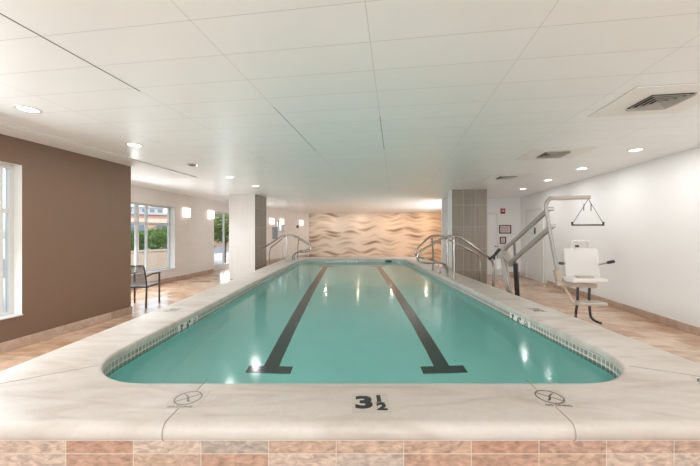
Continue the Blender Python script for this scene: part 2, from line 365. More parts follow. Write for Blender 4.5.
# ------------------------------------------------------------- setting: shell
def struct(mb, name, m, loc=None, rz=0, parent=None, **k):
    o = mb.build(name, m, parent, loc=loc, rz=rz, **k)
    if parent is None: o['kind'] = 'structure'
    return o
RZ = -TH
ORI = (0, 0, 0)
def floor_with_pit():
    mb = MB(); bm = mb.bm
    inv = lambda x, y: (x*ct - y*st, x*st + y*ct)
    o_ = [(-7.2, -5.2), (4.6, -5.2), (4.6, 22.5), (-7.2, 22.5)]
    i_ = [inv(*p) for p in ((-2.4, 1.8), (2.55, 1.8), (2.55, 12.8), (-2.4, 12.8))]
    V = {}
    for nm, pts in (('o', o_), ('i', i_)):
        for z in (0, -.2): V[nm, z] = [bm.verts.new((x, y, z)) for x, y in pts]
    for k in range(4):
        j = (k+1) % 4
        for z in (0, -.2): bm.faces.new((V['o', z][k], V['o', z][j], V['i', z][j], V['i', z][k]))
        for nm in 'oi': bm.faces.new((V[nm, 0][k], V[nm, 0][j], V[nm, -.2][j], V[nm, -.2][k]))
    return mb
struct(floor_with_pit(), 'floor', M_floor, ORI, RZ)
ceil = struct(MB().box(-4.37, 4.6, -5.2, 22.5, CEIL, CEIL+.2).box(-7.2, -4.37, 6.4, 22.5, CEIL, CEIL+.2), 'ceiling', M_ceil, ORI, RZ)
g = MB().box(-.005, .005, 1.2, 2.45, CEIL-.0015, CEIL+.001, Matrix.Translation((-2.225, 0, 0)))
g.box(-.003, .003, 2.95, 4.6, CEIL-.001, CEIL+.001, Matrix.Translation((-1.19, 0, 0)))
g.box(-.003, .003, 3.35, 4.7, CEIL-.001, CEIL+.001, Matrix.Translation((-.16, 0, 0)))
g.build('panel_seam', M_rubber, ceil)
# dropped plaster border along the brown wall
struct(MB().box(-5.2, -4.38, -5.2, 6.4, CEIL-.018, CEIL+.2).box(-7.2, -5.2, 4.9, 6.4, CEIL-.018, CEIL+.2), 'trim_1', M_white, ORI, RZ)

def wall(name, A, B, side, m, opens=(), t=.2, z0=0, z1=CEIL+.1):
    """wall whose visible face runs from A to B (world xy); side=+1 puts the thickness to the left of A->B"""
    A = Vector((A[0], A[1])); B = Vector((B[0], B[1])); L = (B-A).length; rz = math.atan2(B.y-A.y, B.x-A.x)
    mb = MB(); y0, y1 = (0, t) if side > 0 else (-t, 0)
    s = 0
    for (a, b, c, d) in sorted(opens):
        if a > s: mb.box(s, a, y0, y1, z0, z1)
        if c > z0: mb.box(a, b, y0, y1, z0, c)
        if d < z1: mb.box(a, b, y0, y1, d, z1)
        s = b
    if s < L: mb.box(s, L, y0, y1, z0, z1)
    o = struct(mb, name, m, (A.x, A.y, 0), rz)
    return o, A, rz, L
def V2(u, v): p = W(u, v); return (p.x, p.y)

UL, UB, UR = -6.83, -4.85, 4.365
# brown wall near the camera, with window_1
wb = wall('wall_left', V2(UB, -5.0), V2(UB, 5.13), 1, M_brown, [(2.0, 4.6, .41, 2.38), (5.85, 8.43, .41, 2.38)])
# return towards the outer wall
wall('wall_return', V2(UB-.2, 5.13), V2(UL-.24, 5.13), 1, M_white, t=.2)
# outer left wall with window_2 and the glazed door
v0 = 4.93
SL_end = (-4.83, 14.3)
wl = wall('wall_far_left', V2(UL, v0), SL_end, 1, M_left, [(1.3, 8.87-v0, .373, 2.31), (10.99-v0, 12.95-v0, .0, 2.33)], t=.24)
MOS_A = (-2.64, 20.0); MOS_B = (-2.64+ct*8.8, 20.0-st*8.8)
w2 = wall('wall_far_left_end', SL_end, MOS_A, 1, M_left, [(2.55, 3.3, 1.55, 2.16)], t=.2)
wm = wall('wall_back', (MOS_A[0]-.3*ct, MOS_A[1]+.3*st), MOS_B, 1, M_wave, t=.25)
wbr = wall('wall_back_right', V2(3.15, 11.84), (MOS_B[0]-.05, MOS_B[1]), -1, M_white, [(.4, 4.3, .35, 2.3)], t=.2)
wc = wall('wall_cross', V2(1.69, 11.65), V2(UR+.1, 11.65), 1, M_white, t=.19)
wr = wall('wall_right', V2(UR, 11.84), V2(UR, -5.0), 1, M_white, t=.24)
wr2 = wall('wall_rear', V2(UR+.2, -5.0), V2(UB-.3, -5.0), 1, M_white, [(.7, 9.0, .35, 2.45)], t=.2)
wall('wall_far_right_outer', (MOS_B[0]+.1, MOS_B[1]+.1), V2(UR+.2, 11.85), 1, M_white, t=.1)

def on_wall(wd, s, z, off=0):      # world point on a wall's local frame
    _, A, rz, L = wd
    return Vector((A.x + s*math.cos(rz) - off*math.sin(rz), A.y + s*math.sin(rz) + off*math.cos(rz), z))
def s_at(wd, x):                   # where along a wall pixel column x lands
    _, A, rz, L = wd; k = (x-350)/F; c, s_ = math.cos(rz), math.sin(rz)
    return (k*A.y - A.x)/(c - k*s_)

# baseboards
def base(name, A, B, side, h=.125, t=.02):
    A = Vector(A); B = Vector(B); L = (B-A).length; rz = math.atan2(B.y-A.y, B.x-A.x)
    y0, y1 = (0, t) if side > 0 else (-t, 0)
    struct(MB().box(0, L, y0, y1, 0, h, bev=.004), name, M_base, (A.x, A.y, 0), rz)
base('baseboard_left', V2(UB+.001, -4.9), V2(UB+.001, 5.13), -1)
base('baseboard_left_end', V2(UB-.2, 5.151), V2(UB+.02, 5.151), -1)
base('baseboard_far_left', V2(UL+.001, 5.16), V2(UL+.001, 10.95), -1)
base('baseboard_far_left_end', (SL_end[0]+.03, SL_end[1]+.02), (MOS_A[0]-.05, MOS_A[1]-.15), -1)
base('baseboard_right', V2(UR-.001, 9.7), V2(UR-.001, -4.9), -1)
base('baseboard_cross', V2(3.9, 11.649), V2(UR-.03, 11.649), -1)
# blue-grey joint line where mosaic meets ceiling
# ------------------------------------------------------------- windows
def window(name, wd, s0, s1, z0, z1, posts, rails, depth=.17, fw=.05, sgn=1):
    _, A, rz, L = wd
    f = MB(); y0, y1 = depth-.035, depth+.035
    f.box(s0, s0+fw, y0, y1, z0, z1).box(s1-fw, s1, y0, y1, z0, z1).box(s0+fw, s1-fw, y0, y1, z0, z0+fw).box(s0+fw, s1-fw, y0, y1, z1-fw, z1)
    for (p, w_) in posts: f.box(p-w_/2, p+w_/2, y0+.005, y1-.005, z0+fw, z1-fw)
    for (p, w_) in rails: f.box(s0+fw, s1-fw, y0+.008, y1-.008, p-w_/2, p+w_/2)
    win = empty(name, (A.x, A.y, 0), rz); win['kind'] = 'structure'
    f.build('window_frame', M_frame, win)
    MB().box(s0+fw, s1-fw, depth-.003, depth+.003, z0+fw, z1-fw).build('pane', M_glass, win)
    if z0 > .1:
        MB().box(s0, s1, -.02, depth-.036, z0-.001, z0+.018, bev=.004).build('window_sill', M_frame, win)
    l = MB().box(s0-.0, s0+.004, .002, depth-.036, z0+.019, z1).box(s1-.004, s1, .002, depth-.036, z0+.019, z1).box(s0+.004, s1-.004, .002, depth-.036, z1-.004, z1)
    l.build('reveal_lining', M_whiter, win)
    return win
window('window_1', wb, 5.85, 8.43, .41, 2.38, [(6.7, .07), (7.57, .07), (8.3, .03)], [(1.78, .06)], depth=.16)
window('window_2', wb, 2.0, 4.6, .41, 2.38, [(2.87, .07), (3.73, .07)], [(1.78, .06)], depth=.16)  # assumed window behind the camera, added to bring in light
window('window_3', wl, 1.3, 8.87-v0, .373, 2.31, [(7.62-v0, .10), (7.95-v0, .045), (1.9, .05)], [(1.76, .07)], depth=.2)
window('window_4', w2, 2.55, 3.3, 1.55, 2.16, [(2.92, .04)], [], depth=.15, fw=.05)
window('door_3', wl, 10.99-v0, 12.95-v0, 0, 2.33, [(12.0-v0, .06)], [(.12, .2)], depth=.2, fw=.045)

window('window_added_corridor', wbr, .4, 4.3, .35, 2.3, [(2.35, .06)], [], depth=-.12)  # unseen window, added together with the corridor fill light
window('window_added_rear', wr2, .7, 9.0, .35, 2.45, [(2.8, .06), (4.85, .06), (6.9, .06)], [], depth=.12)  # unseen rear glazing, added to bring fill light into the room
# plain white doors, right corner
def door(name, wd, s0, s1, h, handle_s):
    _, A, rz, L = wd
    d = empty(name, (A.x, A.y, 0), rz); d['kind'] = 'structure'
    sg = -1
    MB().box(s0-.06, s0, -.03, .0, 0, h+.06).box(s1, s1+.06, -.03, .0, 0, h+.06).box(s0, s1, -.03, .0, h, h+.06).build('door_frame', M_whiter, d)
    MB().box(s0+.008, s1-.008, -.015, -.001, .01, h-.008).build('door_leaf', M_white, d)
    MB().cyl((handle_s, -.03, 1.02), .026, .03, axis=(0, 1, 0)).tube([(handle_s, -.03, 1.02), (handle_s, -.07, 1.02), (handle_s+.11, -.07, 1.02)], .009, rad=.02).build('door_handle', M_steel, d, smooth=True)
door('door_1', wc, s_at(wc, 487.5), s_at(wc, 496.3), 2.15, s_at(wc, 495))
door('door_2', wr, s_at(wr, 527), s_at(wr, 543), 2.2, s_at(wr, 530))
kp = empty('door_keypad', on_wall(wr, s_at(wr, 535.5), 1.56, -.002), wr[2])
tag(kp, 'small black keypad on the right wall behind the pool lift arms', 'keypad')
MB().box(-.045, .045, -.03, 0, -.1, .1, bev=.008).build('housing', M_black, kp)
MB().box(-.03, .03, -.034, -.0305, .02, .07).build('screen', M_alu, kp)
# ------------------------------------------------------------- columns
def column(name, corner, sx, sy, mats):
    me = MB().box(0, sx, 0, sy, 0, CEIL)
    o = me.build(name, mats, None, loc=(corner[0], corner[1], 0), rz=RZ); o['kind'] = 'structure'
    for p in o.data.polygons:
        nrm = p.normal
        p.material_index = 0 if nrm.y < -.5 else (1 if nrm.x > .5 else 2)
    return o
column('column_left', (-3.055-.894*ct, 10.0+.894*st), .894, .9, [M_colp, M_taupeY, M_white])
column('column_right', (2.95, 9.0), .964, .7, [M_taupe, M_taupeY, M_white])

# ------------------------------------------------------------- the pool
X0, X1, Y0, Y1, RI = -1.97, 2.15, 2.087, 12.2, .60
OX0, OX1, OY0, OY1 = -2.56, 2.71, 1.62, 12.95
pool = tag(empty('swimming_pool', (0, 0, 0)), 'long raised indoor swimming pool of teal water with pale stone coping', 'pool')
def rr(x0, x1, y0, y1, r, n=14):
    out = []
    for cx, cy, a0 in ((x1-r, y0+r, -90), (x1-r, y1-r, 0), (x0+r, y1-r, 90), (x0+r, y0+r, 180)):
        for k in range(n+1):
            a = R(a0 + 90*k/n); out.append((cx + r*math.cos(a), cy + r*math.sin(a)))
    return out
def loops(levels, uv=False):
    mb = MB(); bm = mb.bm; rings = []
    lay = bm.loops.layers.uv.new('UVMap') if uv else None
    for (x0, x1, y0, y1, r, z) in levels:
        rings.append([bm.verts.new((x, y, z)) for x, y in rr(x0, x1, y0, y1, r)])
    for a, b in zip(rings, rings[1:]):
        n = len(a); acc = 0
        for k in range(n):
            k2 = (k+1) % n; d = (a[k].co-a[k2].co).length
            f = bm.faces.new((a[k], a[k2], b[k2], b[k]))
            if uv:
                for lp, (s, zz) in zip(f.loops, ((acc, a[k].co.z), (acc+d, a[k2].co.z), (acc+d, b[k2].co.z), (acc, b[k].co.z))): lp[lay].uv = (s, zz-.37+10)
            acc += d
    return mb
def inn(d, z): return (X0-d, X1+d, Y0-d, Y1+d, RI+d, z)      # d outward
def outr(d, z): return (OX0+d, OX1-d, OY0+d, OY1-d, .05, z)   # d inward
lv = [outr(.03, .3985), outr(.012, .402), outr(.001, .415), outr(0, .44), outr(.004, .462), outr(.015, .478), outr(.032, .487), outr(.05, DECK),
      inn(.03, DECK), inn(.016, .488), inn(.006, .482), inn(.001, .474), inn(0, .465), inn(0, .436), inn(.003, .428), inn(.010, .423), inn(.03, .422)]
loops(lv).build('coping', M_cop, pool, smooth=True)
o = loops([inn(.012, .424), inn(.012, .27)], uv=True); bm = o.bm
me = bpy.data.meshes.new('waterline_tiles'); bm.to_mesh(me); bm.free(); me.materials.append(M_wl)
o = bpy.data.objects.new('waterline_tiles', me); C.objects.link(o); o.parent = pool
# outside faces under the coping
sk = MB()
sk.box(OX0+.03, OX1-.03, OY0+.03, OY0+.1, 0, .4)
sk.build('front_tile_face', M_front, pool)
MB().box(OX0+.03, OX0+.1, OY0+.1, OY1-.03, 0, .4).box(OX1-.1, OX1-.03, OY0+.1, OY1-.03, 0, .4).box(OX0+.1, OX1-.1, OY1-.1, OY1-.03, 0, .4).build('side_tile_face', M_frontY, pool)
MB().box(OX0+.024, OX1-.024, OY0+.024, OY0+.034, .392, .3995).build('grout_bead', M_tilew, pool)
# basin
ZB = -.66
mb = loops([inn(.0125, .275), inn(.0125, ZB+.12), inn(-.03, ZB+.03), inn(-.12, ZB)])
bm = mb.bm; bm.verts.ensure_lookup_table(); n4 = 60; bm.faces.new(bm.verts[-n4:])
mb.build('basin', M_plaster, pool, smooth=True)
# water
mb = MB(); bm = mb.bm; f = bm.faces.new([bm.verts.new((x, y, .352)) for x, y in rr(*inn(.0118, 0)[:5])])
o = mb.build('water', M_water, pool)
if o.data.polygons[0].normal.z < 0: o.data.flip_normals()
# lane markings with T ends
for cx in (-.91, 1.06):
    tex = MB().box(cx-.088, cx+.088, 3.60, 11.6, ZB+.001, ZB+.006)
    tex.box(cx-.25, cx+.25, 3.45, 3.60, ZB+.001, ZB+.006).box(cx-.26, cx+.26, 11.6, 11.8, ZB+.001, ZB+.006)
    tag(tex.build('lane_marking', M_blackline, pool), 'dark tile lane line with a T end on the pool bottom')
# joints across the coping slabs
M_joint = mat('grey_coping_joint', (.30, .26, .22), .8)
def joint(p, q, wd=.007, nose=None):
    d = Vector((q[0]-p[0], q[1]-p[1], 0)); mb = MB()
    mb.bar((p[0], p[1], DECK+.0006), (q[0], q[1], DECK+.0006), wd, .0016)
    if nose:
        pr = [(.05, .4905), (.032, .4876), (.015, .4785), (.004, .4625), (-.0008, .44), (0, .415), (.011, .4015)]
        for a, b in zip(pr, pr[1:]):
            x = q[0]
            mb.bar((x, OY0+a[0], a[1]), (x, OY0+b[0], b[1]), wd, .002, up=(0, 1, .01))
    mb.build('slab_joint', M_joint, pool)
joint((-.973, Y0+.03), (-.978, OY0+.05), nose=True)
joint((1.20, Y0+.03), (1.175, OY0+.05), nose=True)
joint((-1.90, 2.35), (-2.52, 1.93)); joint((2.10, 2.34), (2.66, 2.06))
for y in (5.2, 8.6):
    joint((X1+.05, y), (OX1-.05, y), .005)
    joint((X0-.05, y), (OX0+.05, y), .005)

# markers -------------------------------------------------
def marker_root(x, y, rz, size, m=M_tiled, lab=None, name='depth_marker'):
    mb = MB().box(-size/2, size/2, -size/2, size/2, DECK+.0002, DECK+.0016)
    o = mb.build(name, m, pool); o.location = (x, y, 0); o.rotation_euler = (0, 0, rz)
    if lab: o['label'] = lab
    return o
def ring(cx, cy, r, wd, z, n=40):
    mb = MB(); bm = mb.bm
    a = []; 
    for k in range(n):
        t = 2*PI*k/n; c, s = math.cos(t), math.sin(t)
        a.append([bm.verts.new((cx+c*q, cy+s*q, zz)) for q, zz in ((r, z), (r-wd, z), (r-wd, z-.001), (r, z-.001))])
    for k in range(n):
        p, q = a[k], a[(k+1) % n]
        for j in range(4): bm.faces.new((p[j], p[(j+1) % 4], q[(j+1) % 4], q[j]))
    return mb
def no_diving(x, y, rz, ink, flip=1, text=True, lab=None):
    t = marker_root(x, y, rz, .2, M_tiled, lab, 'no_diving_marker')
    z = DECK+.0026
    mb = ring(0, .012, .079, .0085, z)
    a = R(38)*flip
    mb.box(-.072, .072, -.003, .003, z-.001, z, Matrix.Translation((0, .012, 0)) @ Matrix.Rotation(a, 4, 'Z'))
    # diver: arched body and head across the slash
    pts = [(-.042*flip, .052), (-.018*flip, .034), (0, .012), (.01*flip, -.018), (.03*flip, -.036)]
    for p, q, w_ in zip(pts, pts[1:], (.006, .010, .012, .007)): mb.bar((p[0], p[1]+.002, z-.0005), (q[0], q[1]+.002, z-.0005), w_, .001)
    mb.cyl((.018*flip, -.02, z-.0005), .008, .001, 12)
    mb.build('no_diving_symbol', ink, t)
    if text: text_obj('lettering', 'NO DIVING', .028, ink, t, Matrix.Translation((0, -.085, z-.0006)), .0004)
    return t
no_diving(-.98, 1.873, 0, M_inkgr, 1, lab='faded grey no diving symbol on the front coping left of the number')
no_diving(1.215, 1.885, R(-4), M_inkbr, -1, lab='brown no diving symbol on the front coping right of the number')
no_diving(2.42, 2.05, R(60), M_ink, 1, text=False, lab='no diving symbol on the right corner of the coping')
def three_half(x, y, rz, s, ink, lab):
    t = marker_root(x, y, rz, s, M_tiled, lab)
    z = DECK+.0022; k = s/.22
    text_obj('numeral', '3', .185*k, ink, t, Matrix.Translation((-.038*k, 0, z)) @ Matrix.Diagonal((1.22, .95, 1, 1)), .0085*k)
    text_obj('numeral', '1', .095*k, ink, t, Matrix.Translation((.052*k, .044*k, z)) @ Matrix.Diagonal((1.3, 1, 1, 1)), .005*k)
    MB().box(.030*k, .084*k, .0015*k-.002, .0015*k+.003, z-.0005, z+.0005).build('fraction_bar', ink, t)
    text_obj('numeral', '2', .095*k, ink, t, Matrix.Translation((.062*k, -.044*k, z)) @ Matrix.Diagonal((1.2, 1, 1, 1)), .0048*k)
    return t
three_half(.121, 1.83, 0, .22, M_ink, 'black 3 1/2 depth number in the middle of the front coping')
three_half(2.43, 4.04, R(90), .2, M_inkbr, 'brown 3 1/2 depth number on the right coping')
three_half(-2.30, 4.04, R(-90), .2, M_inkgr, '3 1/2 depth number on the left coping, greyed to imitate glare')  # glare on this number is painted as grey ink
# waterline depth tiles, facing the water
def waterline_marker(xf, y, sgn):
    # sgn=+1: left side (faces +X) ; -1: right side (faces -X)
    t = empty('waterline_depth_marker', (xf, y, .371), R(90)*sgn); t.parent = pool
    for i, s in enumerate(("3'", '6"', None)):
        cx = (i-1)*.155
        # local x runs along the wall, local -y faces the water
        tl = MB().box(cx-.075, cx+.075, -.004, .02, -.05, .05).build('marker_tile', M_tilew, t)
        M = Matrix.Translation((cx, -.0055, 0)) @ Matrix.Rotation(R(90), 4, 'X')
        if s: text_obj('lettering', s, .10, M_ink, tl, M, .004)
        else:
            mb = ring(0, 0, .044, .008, 0); mb.box(-.04, .04, -.004, .004, -.001, 0, Matrix.Rotation(R(45), 4, 'Z')).box(-.03, .03, -.004, .004, -.001, 0, Matrix.Rotation(R(-30), 4, 'Z'))
            bmesh.ops.transform(mb.bm, matrix=M, verts=mb.bm.verts[:]); mb.build('no_diving_symbol', M_ink, tl)
waterline_marker(X0-.012, 3.81, 1)
waterline_marker(X1+.012, 3.97, -1)
t = empty('waterline_depth_marker', (.1, Y1+.012, .371), 0); t.parent = pool
for i, s in enumerate(("3'", '6"')):
    tl = MB().box((i-.5)*.2-.08, (i-.5)*.2+.08, -.004, .02, -.05, .05).build('marker_tile', M_tilew, t)
    text_obj('lettering', s, .10, M_ink, tl, Matrix.Translation(((i-.5)*.2, -.0055, 0)) @ Matrix.Rotation(R(90), 4, 'X'), .004)
tag(MB().box(1.38, 1.7, Y1+.004, Y1+.02, .34, .42).build('skimmer_opening', M_black, pool), 'black skimmer slot in the far pool wall')

# ------------------------------------------------------------- handrails
def handrail(pts_list, flanges, lab, loc):
    o = tag(empty('pool_handrail', loc), lab, 'handrail', None)
    L = Vector(loc)
    for nm, pts, r, rad in pts_list:
        MB().tube([Vector(p)-L for p in pts], r, 14, rad).build(nm, M_steel, o, smooth=True)
    for f in flanges:
        MB().cyl(Vector(f)-L+Vector((0, 0, .006)), .045, .012, 20).cyl(Vector(f)-L+Vector((0, 0, .018)), .03, .014, 20, r2=.022).build('floor_flange', M_steel, o, smooth=True)
    return o
r = .024
def rail(sgn, y, xp, xlow, reach, yl, floor_x, lab, post=None):
    """one rail: grab loop out over the water, post on the coping, slope down to the floor outside"""
    zt = 1.425
    X = lambda x: x
    top = X(xp)
    pre = [(top, y, DECK), (top, y, zt-.04)] if post is None else [(top+sgn*.03, y, zt-.01)]
    L = [('loop_tube', pre+[(top-sgn*.06, y, zt), (top-sgn*.2, y, zt-.02), (top-sgn*reach, y, 1.07), (top-sgn*(reach+.02), y, .90), (top-sgn*(reach-.18), y+.02, .835),
                        (xlow-sgn*.22, (y+yl)/2, .84), (xlow-sgn*.02, yl, .74), (xlow, yl, DECK)], r, .17)]
    L.append(('slope_tube', [(top-sgn*.06, y, zt-.005), (top+sgn*.1, y, zt-.01), (floor_x, y, .93), (floor_x+sgn*.05, y, .8), (floor_x+sgn*.05, y, 0)], r, .1))
    fl = [(top if post is None else post, y, DECK), (xlow, yl, DECK), (floor_x+sgn*.05, y, 0)]
    if post is not None:
        k = (abs(post-top)-.1)/(abs(floor_x-top)-.1)
        L.append(('post_tube', [(post, y, DECK), (post, y, zt-.01-k*(zt-.94))], r, 0))
        L.append(('brace_tube', [(xlow-sgn*.03, y+.25, DECK), (xlow-sgn*.06, y+.12, 1.0), (xlow-sgn*.12, y, 1.36)], r*.8, .1)); fl.append((xlow-sgn*.03, y+.25, DECK))
    return handrail(L, fl, lab, (top, y, DECK))
rail(1, 6.72, 2.25, 2.24, .78, 7.15, 3.05, 'nearer stainless steel handrail of the right coping')
rail(1, 8.05, 2.27, 2.24, .56, 7.75, 3.32, 'farther stainless steel handrail of the right coping, in front of the taupe column', post=2.52)
rail(-1, 10.6, -2.17, -2.04, .82, 11.0, -3.02, 'nearer stainless steel handrail of the left coping behind the pale column')
rail(-1, 11.75, -2.3, -2.05, .80, 11.45, -3.0, 'farther stainless steel handrail of the left coping near the mosaic wall', post=-2.55)

# ------------------------------------------------------------- pool lift
def lift():
    B = Vector((3.33, 6.35, 0))
    L = tag(empty('pool_lift', B), 'beige and white pool lift with hanging chair on the right deck', 'pool lift')
    def P(x, y, D): return PX(x, y, D)-B
    q = lambda v: Vector(v)
    base_b = PX(512, 293, 6.35)-B; base_b.z = .03
    # floor plate and mast
    MB().box(-.26, .26, -.2, .2, 0, .03, bev=.01).build('base_plate', M_beige, L)
    m = MB(); top = P(501, 250, 6.5); foot = P(512, 296, 6.35); foot.z = .02
    m.bar(foot, top, .12, .10, .012); m.build('mast', M_beige, L, smooth=True)
    MB().bar(foot*.72+top*.28+Vector((0, -.055, 0)), foot*.30+top*.70+Vector((0, -.055, 0)), .085, .012, .004).build('battery_cover', M_plast, L)
    MB().bar(foot*.9+top*.1+Vector((0, -.06, 0)), foot*.74+top*.26+Vector((0, -.06, 0)), .12, .03, .006).build('label_plate', M_alu, L)
    # linear actuator
    af = P(518, 294, 6.2); af.z = .05; at = P(514, 240, 6.05)
    MB().bar(af, af*.35+at*.65, .075, .075, .012).build('actuator_body', M_black, L)
    MB().bar(af*.35+at*.65, at, .036, .036, .008).build('actuator_rod', M_rubber, L)
    # two parallel arms
    a1 = MB().bar(P(505, 249, 6.4), P(549, 209, 4.62), .05, .068, .01).build('upper_arm', M_alu, L)
    a2 = MB().bar(P(509, 264, 6.35), P(552, 226, 4.62), .05, .078, .01).build('lower_arm', M_alu, L)
    MB().bar(P(503, 246, 6.45), P(513, 266, 6.3), .10, .14, .02).build('pivot_head', M_beige, L)
    for _p in (P(549, 209, 4.58), P(551, 226, 4.58)): MB().cyl(_p, .03, .12, 18, axis=(1, .2, 0)).build('pivot_pin', M_chrome, L)
    # hanger: bent mast from the top arm down to the seat
    D = 4.55
    h = MB().tube([P(589, 197.5, D), P(549, 198.5, D), P(545.5, 205, D), P(551, 238, D), P(559, 279, D), P(560, 283.5, D)], .026, 14, .09)
    h.build('hanger_tube', M_alu, L, smooth=True)
    MB().bar(P(549, 198.3, D), P(590, 197.2, D), .045, .06, .01).build('top_arm_sleeve', M_beige2, L)
    MB().bar(P(556.5, 270, D), P(560, 286, D), .075, .075, .012).build('lower_bracket', M_beige2, L)
    # trapeze bar and its straps
    tr = MB().tube([P(588.3, 199, D), P(573, 223, D)], .0045, 8, 0).tube([P(588.3, 199, D), P(603, 223, D)], .0045, 8, 0)
    tr.tube([P(584, 204, D), P(583.6, 211, D)], .006, 8, 0).tube([P(591, 204, D), P(591, 211, D)], .006, 8, 0)
    tr.build('trapeze_strap', M_rubber, L)
    MB().bar(P(571.8, 225, D), P(603.8, 225, D), .024, .024, .006).bar(P(572.2, 225, D), P(572.2, 221.8, D), .022, .022, .004).bar(P(603.2, 225, D), P(603.2, 221.8, D), .022, .022, .004).build('trapeze_bar', M_bronze, L)
    # chair, facing the camera side of the pool
    s = tag(empty('lift_chair', (0, 0, 0)), 'white moulded lift chair with black armrests'); s.parent = L
    sb = P(582, 283, 4.55)
    def seat_box(x0, x1, y0, y1, D0, D1, bev): # x/y pixels measured at D 4.5
        a = PX(x0, y0, D0 or 4.5)-B; b = PX(x1, y1, D0 or 4.5)-B
        return a.x, b.x, D0-B.y, D1-B.y, min(a.z, b.z), max(a.z, b.z)
    x0, x1, y0_, y1_, z0, z1 = seat_box(564.5, 599, 248, 281, 4.62, 4.68, 0)
    mb = MB().box(x0, x1, y0_, y1_, z0, z1, bev=.03)
    # shallow curve of the back shell
    for v in mb.bm.verts:
        t = (v.co.x-(x0+x1)/2)/((x1-x0)/2); v.co.y -= .05*t*t
        v.co.z -= .012*t*t if v.co.z > z1-.05 else 0
        v.co.y += .05*(v.co.z-z0)/(z1-z0)
    mb.build('backrest', M_plast, s, smooth=True)
    hx0, hx1, _, _, hz0, hz1 = seat_box(572, 590, 241, 249, 4.66, 0, 0)
    mb = MB().tube([(hx0, y1_, hz0), (hx0+.0, y1_, hz1), (hx1, y1_, hz1), (hx1, y1_, hz0)], .018, 10, .05); mb.build('head_loop', M_plast, s, smooth=True)
    sx = PX(580.5, 246.3, 4.56)-B
    MB().box(sx.x-.018, sx.x+.018, y0_-.012, y0_+.03, sx.z-.018, sx.z+.018, bev=.004).build('maker_plate', M_bronze, s)
    x0, x1, _, _, z0, z1 = seat_box(573, 609, 279.0, 283.5, 4.32, 0, 0)
    mb = MB().box(x0, x1, 4.32-B.y, 4.66-B.y, z0, z1, bev=.022); mb.build('seat', M_plast, s, smooth=True)
    a = PX(575, 278.2, 4.5)-B; b = PX(590, 276.6, 4.5)-B
    MB().box(a.x, b.x, 4.42-B.y, 4.5-B.y, z1, z1+.022, bev=.006).build('seat_clip', M_beige2, s)
    # seat frame
    f = MB().bar(P(557, 284, 4.5), P(596, 286, 4.5), .05, .06, .01).bar(P(563, 284, 4.5), P(574, 304, 4.3), .03, .03, .006)
    f.build('seat_frame', M_beige2, s)
    # footrest
    x0, x1, _, _, z0, z1 = seat_box(580, 608.5, 303, 306.2, 4.2, 0, 0)
    MB().box(x0, x1, 4.2-B.y, 4.38-B.y, z0, z1, bev=.012).build('footrest', M_beige, s)
    # black legs, swept at the foot
    for (xa, xb, xc, xd, yb) in ((577.8, 577.5, 576, 575.6, 318), (589.5, 589, 590.5, 601.5, 323.5)):
        MB().tube([P(xa, 285, 4.5), P(xb, 302, 4.5), P(xc, yb-7, 4.48), P(xc+.3*(xd-xc), yb-3, 4.44), P(xd, yb, 4.35)], .017, 10, .08).build('leg', M_black, s, smooth=True)
    for (xa, ya, xb, yb) in ((569, 264, 561, 263.3), (599, 264.5, 612, 261.8)):
        dd = 4.2 if xa > 580 else 4.55
        MB().tube([P(xa, ya, 4.62), P((xa+xb)/2, (ya+yb)/2, dd+.12), P(xb, yb, dd)], .012, 10, .03).build('armrest', M_alu, s, smooth=True)
        p0 = P(xa*.3+xb*.7, ya*.3+yb*.7, dd+.07); p1 = P(xb, yb, dd)
        g_ = MB().tube([p0, p1, p1+(p1-p0)*.4], .021, 10, 0); g_.build('armrest_grip', M_black, s, smooth=True)
    # hand control and pouch hanging on the mast
    MB().tube([P(488.5, 259.5, 6.3), P(494, 256, 6.28), P(499.5, 249, 6.3)], .028, 10, .03).tube([P(494, 256, 6.28), P(494.5, 260, 6.25)], .022, 10, 0).build('steering_handle', M_black, L, smooth=True)
    MB().bar(P(497.5, 258.5, 6.22), P(499, 269.5, 6.22), .10, .05, .012, up=(0, 1, 0)).build('control_pouch', M_plast, L)
    MB().tube([P(501, 250, 6.4), P(497, 254, 6.25), P(498, 259, 6.22)], .006, 8, .03).build('cord', M_black, L)
    return L
lift()

